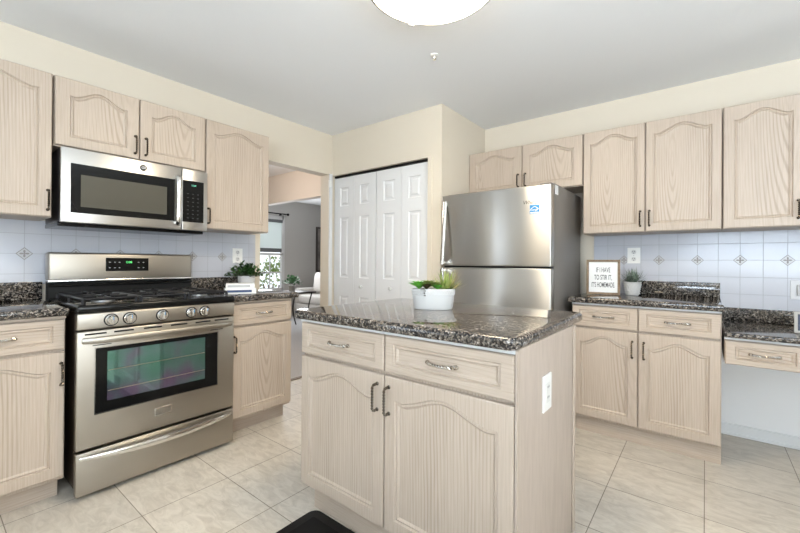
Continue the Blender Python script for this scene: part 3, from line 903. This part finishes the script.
obj('indicator', box(-.012, .012, -.0165, -.0158, -.033, -.022), WHITE, r)

# ceiling lamp
r = thing('ceiling_lamp', 'round lit flush-mount ceiling lamp above the island', 'lamp', (-.923, 1.374, ZC))
LRr = .285
obj('mounting_pan', lathe(B(), [(.06, 0), (.065, -.02), (.02, -.03), (.012, -.035)], 48), CHROME, r, **SM)
obj('rim', lathe(B(), [(LRr-.012, -.083), (LRr+.003, -.086), (LRr+.004, -.092), (LRr-.006, -.096), (LRr-.014, -.094)], 64), simple('lamp_rim_metal', (.09, .085, .08), .5), r, **SM)
prof = [(LRr-.006, -.088)] + [(LRr*math.cos(a)*.985, -.09-.035*math.sin(a)) for a in [PI/2*k/10 for k in range(10)]] + [(.004, -.125)]
obj('glass_bowl', lathe(B(), prof, 64), LAMP, r, smooth=True)
cl = box(-.013, .013, -.006, .008, -.104, -.082, bevel=.003)
o = obj('rim_clip', cl, CHROME, r, (-.234, .163, 0), (0,0,.965))
for q_ in (r,):      # the bulbs above the bowl light the ceiling through the open rim
    bl = bpy.data.lights.new('bulb_light', 'POINT'); bl.energy = 30; bl.color = (1.0, .90, .76); bl.shadow_soft_size = .09
    bo = bpy.data.objects.new('bulb_light', bl); COL.objects.link(bo); bo.parent = q_; bo.location = (0, 0, -.075)
# sprinkler
r = thing('sprinkler_head', 'small white sprinkler head on the ceiling behind the lamp', 'sprinkler', (-1.321, 1.997, ZC))
obj('escutcheon', lathe(B(), [(.024, 0), (.023, -.004), (.014, -.008)], 24), PLASTIC, r, **SM)
obj('sprinkler_body', lathe(B(), [(.008, -.007), (.008, -.016), (.005, -.021), (.005, -.026), (.011, -.027), (.011, -.029)], 16), CHROME, r, **SM)

# floor mat
r = thing('floor_mat', 'black rubber anti-fatigue mat in front of the island', 'mat', (0, 0, 0))
bm = B()
x0, x1, y0, y1 = -1.395, -.15, .66, 1.150
add_box(bm, x0, x1, y0, y1, 0.0005, .018)
es = [e for e in bm.edges if abs(e.verts[0].co.z-e.verts[1].co.z) > .01]
bmesh.ops.bevel(bm, geom=es, offset=.045, segments=6, profile=.5, affect='EDGES')
top = [e for e in bm.edges if e.verts[0].co.z > .017 and e.verts[1].co.z > .017]
bmesh.ops.bevel(bm, geom=top, offset=.012, segments=2, profile=.5, affect='EDGES')
obj('mat_base', bm, RUBBER, r, **SM)
bm = B(); add_box(bm, x0+.05, x1-.05, y0+.05, y1-.05, .0181, .0195, bevel=.001, seg=1)
obj('mat_surface', bm, RUBBER, r)

# ------------------------------------------------------------------ plants
def leaf(bm, base, tip, width, curl=.15, seg=4, fold=.2, side=None):
    base, tip = Vector(base), Vector(tip)
    d = tip-base; L = d.length; t = d.normalized()
    side = side or t.cross(Vector((0,0,1)))
    if side.length < 1e-3: side = Vector((1,0,0))
    side.normalize(); nrm = side.cross(t).normalized()
    Ls, Ms, Rs = [], [], []
    for k in range(seg+1):
        u = k/seg
        wv = width*.5*(math.sin(PI*(.08+.92*u)**.8) if u < 1 else 0.02)
        p = base + d*u + nrm*curl*L*(u-u*u)*1.2 
        Ls.append(bm.verts.new(p - side*wv + nrm*wv*fold)); Ms.append(bm.verts.new(p)); Rs.append(bm.verts.new(p + side*wv + nrm*wv*fold))
    for k in range(seg):
        bm.faces.new((Ls[k], Ms[k], Ms[k+1], Ls[k+1])); bm.faces.new((Ms[k], Rs[k], Rs[k+1], Ms[k+1]))
rnd = random.Random(3); rnd0 = random.Random(11)
# island planter
r = thing('planter', 'oval white ceramic planter of mixed succulents on the island', 'planter', (-1.025, 1.552, CT+.003), .55)
a_, b2 = .103, .062
pot = lathe(B(), [(.0, 0.002), (.87, 0), (.90, .004), (.955, .045), (1.0, .093), (.985, .097), (.95, .096), (.93, .082), (.0, .080)], 48)
for v in pot.verts:
    v.co.x *= a_; v.co.y *= b2
po_ = obj('pot', pot, CERAMIC, r, **SM)
bd_ = B()
for row, z in enumerate((.086, .078, .070)):
    s = .955+(z-.045)/.048*.045
    for k in range(46):
        a = 2*PI*(k+.5*(row % 2))/46
        q = bmesh.ops.create_icosphere(bd_, subdivisions=1, radius=.0036, matrix=Matrix.Translation((a_*s*math.cos(a), b2*s*math.sin(a), z)))
obj('bead_band', bd_, CERAMIC, po_, **SM)
obj('soil', lathe(B(), [(.92, .078), (.90, .0835), (.05, .086)], 32, sx=a_, sy=b2), SOIL, r)
def rosette(cx, cy, z, rad, n, m, name='succulent', tilt=.5, wd=.5):
    bm = B()
    for ring, (f, el) in enumerate(((1.0, .42), (.8, .8), (.55, 1.15))):
        for k in range(n):
            a = 2*PI*(k+.5*(ring % 2))/n + rnd.uniform(-.1,.1)
            R_ = rad*f
            tip = (cx+R_*math.cos(a)*math.cos(el*.8), cy+R_*math.sin(a)*math.cos(el*.8), z+R_*math.sin(el*.8)*1.15+.004)
            leaf(bm, (cx, cy, z), tip, rad*wd*(.45+.55*f), .3, 5, .45)
    return obj(name, bm, m, r, **SM)
rosette(-.070, .012, .095, .058, 9, LEAF2); rosette(-.066, -.026, .094, .048, 8, LEAF2)
rosette(-.030, -.030, .094, .046, 8, LEAF6); rosette(-.024, .016, .102, .054, 9, LEAF3)
rosette(.008, -.014, .100, .048, 8, LEAF3); rosette(.022, -.034, .092, .040, 8, LEAF2)
bm = B()
for k in range(11):      # trailing sprig over the rim
    t0 = k/11
    p = Vector((-.040+.006*math.sin(k), -.052-.016*t0, .096-.034*t0*t0+.010*(1-t0)))
    a = rnd.uniform(0, 2*PI)
    leaf(bm, p, p+Vector((.016*math.cos(a), -.008+.006*math.sin(a), .004*math.sin(a*2))), .013, .2, 3)
obj('trailing_sprig', bm, LEAF6, r, **SM)
bm = B()
for k in range(95):
    a = rnd.uniform(0, 2*PI); el = rnd.uniform(.25, 1.5); L = rnd.uniform(.06, .118)
    bx_, by_ = .058+rnd.uniform(-.022,.022), rnd.uniform(-.024,.024)
    d = Vector((math.cos(a)*math.cos(el), math.sin(a)*math.cos(el), math.sin(el)))
    leaf(bm, (bx_, by_, .083), Vector((bx_, by_, .083))+d*L, .0065, rnd.uniform(-.25,.1), 4)
obj('spiky_grass', bm, LEAF4, r, **SM)
bm = B()
for k in range(26):
    a = rnd.uniform(-.9, 1.0); el = rnd.uniform(.25, 1.05); L = rnd.uniform(.07, .125)
    d = Vector((math.cos(a)*math.cos(el), math.sin(a)*math.cos(el), math.sin(el)))
    leaf(bm, (.066, 0, .090), Vector((.066, 0, .090))+d*L, .007, -.2, 4)
obj('golden_sprig', bm, leafy('golden_leaf', (.30,.26,.10), (.50,.42,.22)), r, **SM)

# plant on the left worktop
PLX, PLY = -2.78, 1.60
r = thing('potted_plant', 'bushy dark green plant in pale pot behind the stacked books', 'plant', (PLX, PLY, CT+.001))
obj('pot', lathe(B(), [(.048, 0), (.052, .003), (.064, .105), (.064, .112), (.057, .112), (.055, .100)], 32), CERAMICG, r, **SM)
obj('soil', lathe(B(), [(.054, .098), (.053, .102), (.003, .104)], 24), SOIL, r)
bm = B(); stm = B()
for k in range(46):
    a = rnd.uniform(0, 2*PI); el = rnd.uniform(.05, 1.5); L = rnd.uniform(.08, .145)
    d = Vector((math.cos(a)*math.cos(el)*1.15, math.sin(a)*math.cos(el)*1.15, math.sin(el)*.8))
    b0 = Vector((rnd.uniform(-.02,.02), rnd.uniform(-.02,.02), .10))
    sweep(stm, [b0, b0+d*L*.5, b0+d*L], .0014, 4)
    for j in range(9):
        p = b0 + d*L*(.35+.65*j/8)
        aa = rnd.uniform(0, 2*PI)
        o2 = (d*.5 + Vector((math.cos(aa), math.sin(aa), rnd.uniform(-.2,.7)))).normalized()
        leaf(bm, p, p+o2*rnd.uniform(.030,.046), .021, .15, 4)
fo = obj('foliage', bm, LEAF1, r, **SM)
obj('stems', stm, STEMM, r)
# stacked books
def book(label, x, y, z, rz, w_, d_, h_, band):
    b_ = thing('book', label, 'book', (x, y, z), rz, 'books stacked on the left worktop')
    obj('cover', box(-w_/2, w_/2, -d_/2, d_/2, 0, h_, bevel=.002), PAPER, b_)
    sp = B(); add_box(sp, -w_/2+.012, w_/2-.03, -d_/2-.0008, -d_/2, h_*.28, h_*.72)
    q = obj('spine_print', sp, band, b_); return b_
book('lower white book with navy printed spine beside the pale plant pot', -2.56, 1.425, CT+.001, 1.15, .20, .14, .036, NAVY)
book('upper white book lying on the navy-spined book', -2.565, 1.43, CT+.0375, 1.07, .185, .135, .032, simple('grey_print', (.45,.45,.46), .6))

# framed sign
r = thing('framed_sign', 'brown wooden framed white sign with lettering on the right worktop', 'sign', (-.583, 3.115, CT+.002), .16)
SWd, SHt = .216, .252
tilt = obj('frame', B(), FRAMEW, r)
bm = B(); fwid = .016
add_box(bm, -SWd/2, SWd/2, -.012, .012, 0, fwid, bevel=.0015); add_box(bm, -SWd/2, SWd/2, -.012, .012, SHt-fwid, SHt, bevel=.0015)
add_box(bm, -SWd/2, -SWd/2+fwid, -.012, .012, fwid, SHt-fwid, bevel=.0015); add_box(bm, SWd/2-fwid, SWd/2, -.012, .012, fwid, SHt-fwid, bevel=.0015)
bm.to_mesh(tilt.data); bm.free()
if not tilt.data.materials: tilt.data.materials.append(FRAMEW)
pn = obj('panel', box(-SWd/2+fwid, SWd/2-fwid, -.004, .004, fwid, SHt-fwid), PAPER, r)
for i, tx in enumerate(('IF I HAVE', 'TO STIR IT,', "IT'S HOMEMADE.")):
    lettering(tx, .050, INK, pn, (0, -.0046, SHt*.70-.054*i), font_scale_x=(.46, .46, .40)[i], offset=.0004)
# small plant on right worktop
r = thing('potted_plant', 'small spiky silver-green plant in white embossed pot beside the sign', 'plant', (-.412, 3.215, CT+.002))
obj('pot', lathe(B(), [(.040, 0), (.042, .003), (.056, .086), (.058, .094), (.051, .094), (.049, .084)], 32), CERAMIC, r, **SM)
eb = B()
for row in range(5):
    z = .014+.015*row; rr = .0425+(.056-.042)*(z/.086)
    for k in range(16):
        a = 2*PI*(k+.5*(row % 2))/16
        bmesh.ops.create_icosphere(eb, subdivisions=1, radius=.0048, matrix=Matrix.Translation((rr*math.cos(a), rr*math.sin(a), z)))
obj('embossing', eb, CERAMIC, r, **SM)
obj('soil', lathe(B(), [(.049, .082), (.048, .087), (.003, .089)], 24), SOIL, r)
bm = B()
for k in range(130):
    a = rnd.uniform(0, 2*PI); el = rnd.uniform(.2, 1.5); L = rnd.uniform(.06, .125)
    b0 = Vector((rnd.uniform(-.025,.025), rnd.uniform(-.025,.025), .086))
    d = Vector((math.cos(a)*math.cos(el), math.sin(a)*math.cos(el), math.sin(el)))
    leaf(bm, b0, b0+d*L, .008, rnd.uniform(-.3,.05), 4)
obj('foliage', bm, LEAF5, r, **SM)
# picture leaning on the desk
r = thing('picture_frame', 'small dark picture in pale frame leaning at the desk right end', 'picture', (.456, 2.985, .7665), -.1)
o = obj('frame', box(-.075, .075, -.008, .008, .0015, .118, bevel=.002), simple('pale_frame', (.38, .36, .33), .4), r, (0,0,0), (-.18, 0, 0))
obj('picture_panel', box(-.061, .061, -.0095, -.008, .015, .104), simple('dark_blue_print', (.03, .04, .07), .4), o)

# ------------------------------------------------------------------ living room beyond the opening
win = thing('window_1', 'white framed window with grey shade in the living room', 'window', kind='structure')
f = B()
def wb(y0, y1, z0, z1, x0=XL-.03, x1=XL+.02, bm=None): add_box(bm if bm is not None else f, x0, x1, y0, y1, z0, z1, bevel=.004, seg=1)
wb(WY0-.05, WY0+.04, WZ0-.05, WZ1+.05); wb(WY1-.04, WY1+.03, WZ0-.05, WZ1+.05); wb(WY0, WY1, WZ0-.06, WZ0+.10); wb(WY0, WY1, WZ1-.04, WZ1+.05)
wb(WY0, WY1, 1.27, 1.31)
wb((WY0+WY1)/2-.012, (WY0+WY1)/2+.012, WZ0, 1.27, XL-.02, XL); wb(WY0, WY1, .90, .93, XL-.02, XL)
obj('window_frame', f, WHITE_P, win)
obj('glass', box(XL-.055, XL-.05, WY0+.03, WY1-.03, WZ0+.04, WZ1-.03), GLASS, win)
sd = obj('shade', box(XL+.002, XL+.006, WY0+.035, WY1-.035, 1.40, 1.94), SHEER, win)
obj('shade_roll', box(XL+.0, XL+.03, WY0+.03, WY1-.03, 1.94, 2.0, bevel=.008), SHADE, win)
obj('shade_hem', box(XL+.0, XL+.012, WY0+.03, WY1-.03, 1.33, 1.41, bevel=.004), SHADE, win)
rod = thing('curtain_rod', 'dark curtain rod above the living room window', 'curtain rod', (XL, 0, 0))
sweep_b = sweep(B(), [(.07, 3.7, 2.12), (.07, 4.82, 2.12)], .012, 10)
obj('rod', sweep_b, BLACKM, rod, **SM)
obj('finial', lathe(B(), [(.012, 0), (.026, .02), (.026, .04), (.01, .055)], 16, (0,0,0)), BLACKM, rod, (.07, 4.82, 2.12), (-PI/2, 0, 0), **SM)
obj('bracket', box(.0, .07, 4.68, 4.70, 2.09, 2.112), BLACKM, rod)
pic = thing('wall_picture', 'dark framed picture on the grey living room wall', 'picture', (XL, 5.64, .91))
obj('frame', box(0, .03, 0, .75, 0, 1.02, bevel=.004), simple('dark_frame', (.06, .05, .045), .5), pic)
obj('canvas', box(.03, .033, .04, .71, .04, .98), noisy('grey_canvas', (.14,.13,.12), (.33,.30,.28), 4, .8), pic)
struct('ground_outside', box(-14, XL-.1, 1, 12, -.3, -.25), noisy('lawn', (.10,.16,.05), (.20,.26,.10), 30, .9), 'lawn outside the living room window', 'ground')
sh = thing('shrub', 'pale green shrub outside the living room window', 'shrub', (-8.7, 5.75, -.25))
bm = B()
for k in range(420):
    a = rnd0.uniform(0, 2*PI); el = rnd0.uniform(-.3, 1.4); L = rnd0.uniform(.3, .62)
    d = Vector((math.cos(a)*math.cos(el), math.sin(a)*math.cos(el), math.sin(el)*1.25))
    p = Vector((0, 0, .75)) + d*L
    leaf(bm, p, p+(d+Vector((rnd0.uniform(-1,1), rnd0.uniform(-1,1), rnd0.uniform(-1,1)))).normalized()*.10, .06, .1, 2)
obj('foliage', bm, leafy('shrub_leaf', (.16,.26,.10), (.45,.50,.22)), sh, **SM)
st2 = B()
for k in range(5): sweep(st2, [(.04*math.cos(k*1.3), .04*math.sin(k*1.3), 0), (.25*math.cos(k*1.3), .25*math.sin(k*1.3), .8)], .018, 6)
obj('stems', st2, STEMM, sh)
tb = thing('side_table', 'dark side table with curved metal legs beyond the opening', 'table', (-5.60, 4.05, 0))
obj('tabletop', box(-.28, .28, -.32, .32, .60, .625, bevel=.004), DARKWOOD, tb)
for sx in (-1, 1):
    for sy in (-1, 1):
        pts = [(sx*.22, sy*(.27-.07*math.sin(PI*k/10)), .60-.60*k/10) for k in range(11)]
        obj('leg', sweep(B(), pts, .011, 8), DARKWOOD, tb, **SM)
lp = thing('potted_plant', 'small green and white plant on the side table beyond the opening', 'plant', (-5.62, 4.08, .626))
obj('pot', lathe(B(), [(.045, 0), (.06, .09), (.062, .10), (.054, .10), (.05, .09)], 20), CERAMIC, lp, **SM)
bm = B()
for k in range(90):
    a = rnd.uniform(0, 2*PI); el = rnd.uniform(.1, 1.4); L = rnd.uniform(.08, .19)
    d = Vector((math.cos(a)*math.cos(el), math.sin(a)*math.cos(el), math.sin(el)*.8))
    p = Vector((0,0,.10))+d*L
    leaf(bm, p, p+(d+Vector((rnd.uniform(-.7,.7), rnd.uniform(-.7,.7), rnd.uniform(-.3,.4)))).normalized()*.06, .045, .15, 3)
obj('foliage', bm, leafy('living_plant_leaf', (.03,.16,.05), (.20,.42,.22)), lp, **SM)
so = thing('sofa', 'pale grey upholstered sofa in the living room', 'sofa', (-5.80, 4.97, 0), -PI/2)
obj('base', box(-.75, .10, -.85, .95, .06, .30, bevel=.03), FABRICW, so, **SM)
obj('seat_cushion', box(-.60, .12, -.68, .05, .30, .47, bevel=.05, seg=4), FABRICW, so, **SM)
obj('seat_cushion', box(-.60, .12, .06, .80, .30, .47, bevel=.05, seg=4), FABRICW, so, **SM)
obj('backrest', box(-.80, -.52, -.85, .95, .28, .82, bevel=.06, seg=4), FABRIC, so, **SM)
obj('arm', box(-.75, .10, -.86, -.69, .28, .60, bevel=.06, seg=4), FABRICW, so, **SM)
obj('arm', box(-.75, .10, .79, .96, .28, .60, bevel=.06, seg=4), FABRICW, so, **SM)
for x in (-.7, .03):
    for y in (-.8, .86): obj('foot', box(x, x+.05, y, y+.05, 0, .06), DARKWOOD, so)
def pillow(label, loc, rot, m, s=.21):
    bm = B(); n = 10
    q = {}
    for sd_ in (1, -1):
        for i in range(n+1):
            for j in range(n+1):
                u, v = 2*i/n-1, 2*j/n-1
                th = .075*(max(0, (1-u**4)*(1-v**4)))**.5
                if sd_ == -1 and (i in (0, n) or j in (0, n)): q[sd_, i, j] = q[1, i, j]; continue
                q[sd_, i, j] = bm.verts.new((sd_*th, u*s*(1-.06*(1-v*v)*0), v*s))
        for i in range(n):
            for j in range(n):
                bm.faces.new((q[sd_,i,j], q[sd_,i+1,j], q[sd_,i+1,j+1], q[sd_,i,j+1]))
    o = obj('throw_pillow', bm, m, None, loc, rot, smooth=True)
    return tag(o, label, 'pillow')
pillow('white throw pillow leaning on the near sofa arm', (-6.26, 5.27, .715), (0, -.12, -PI/2), FABRICW)
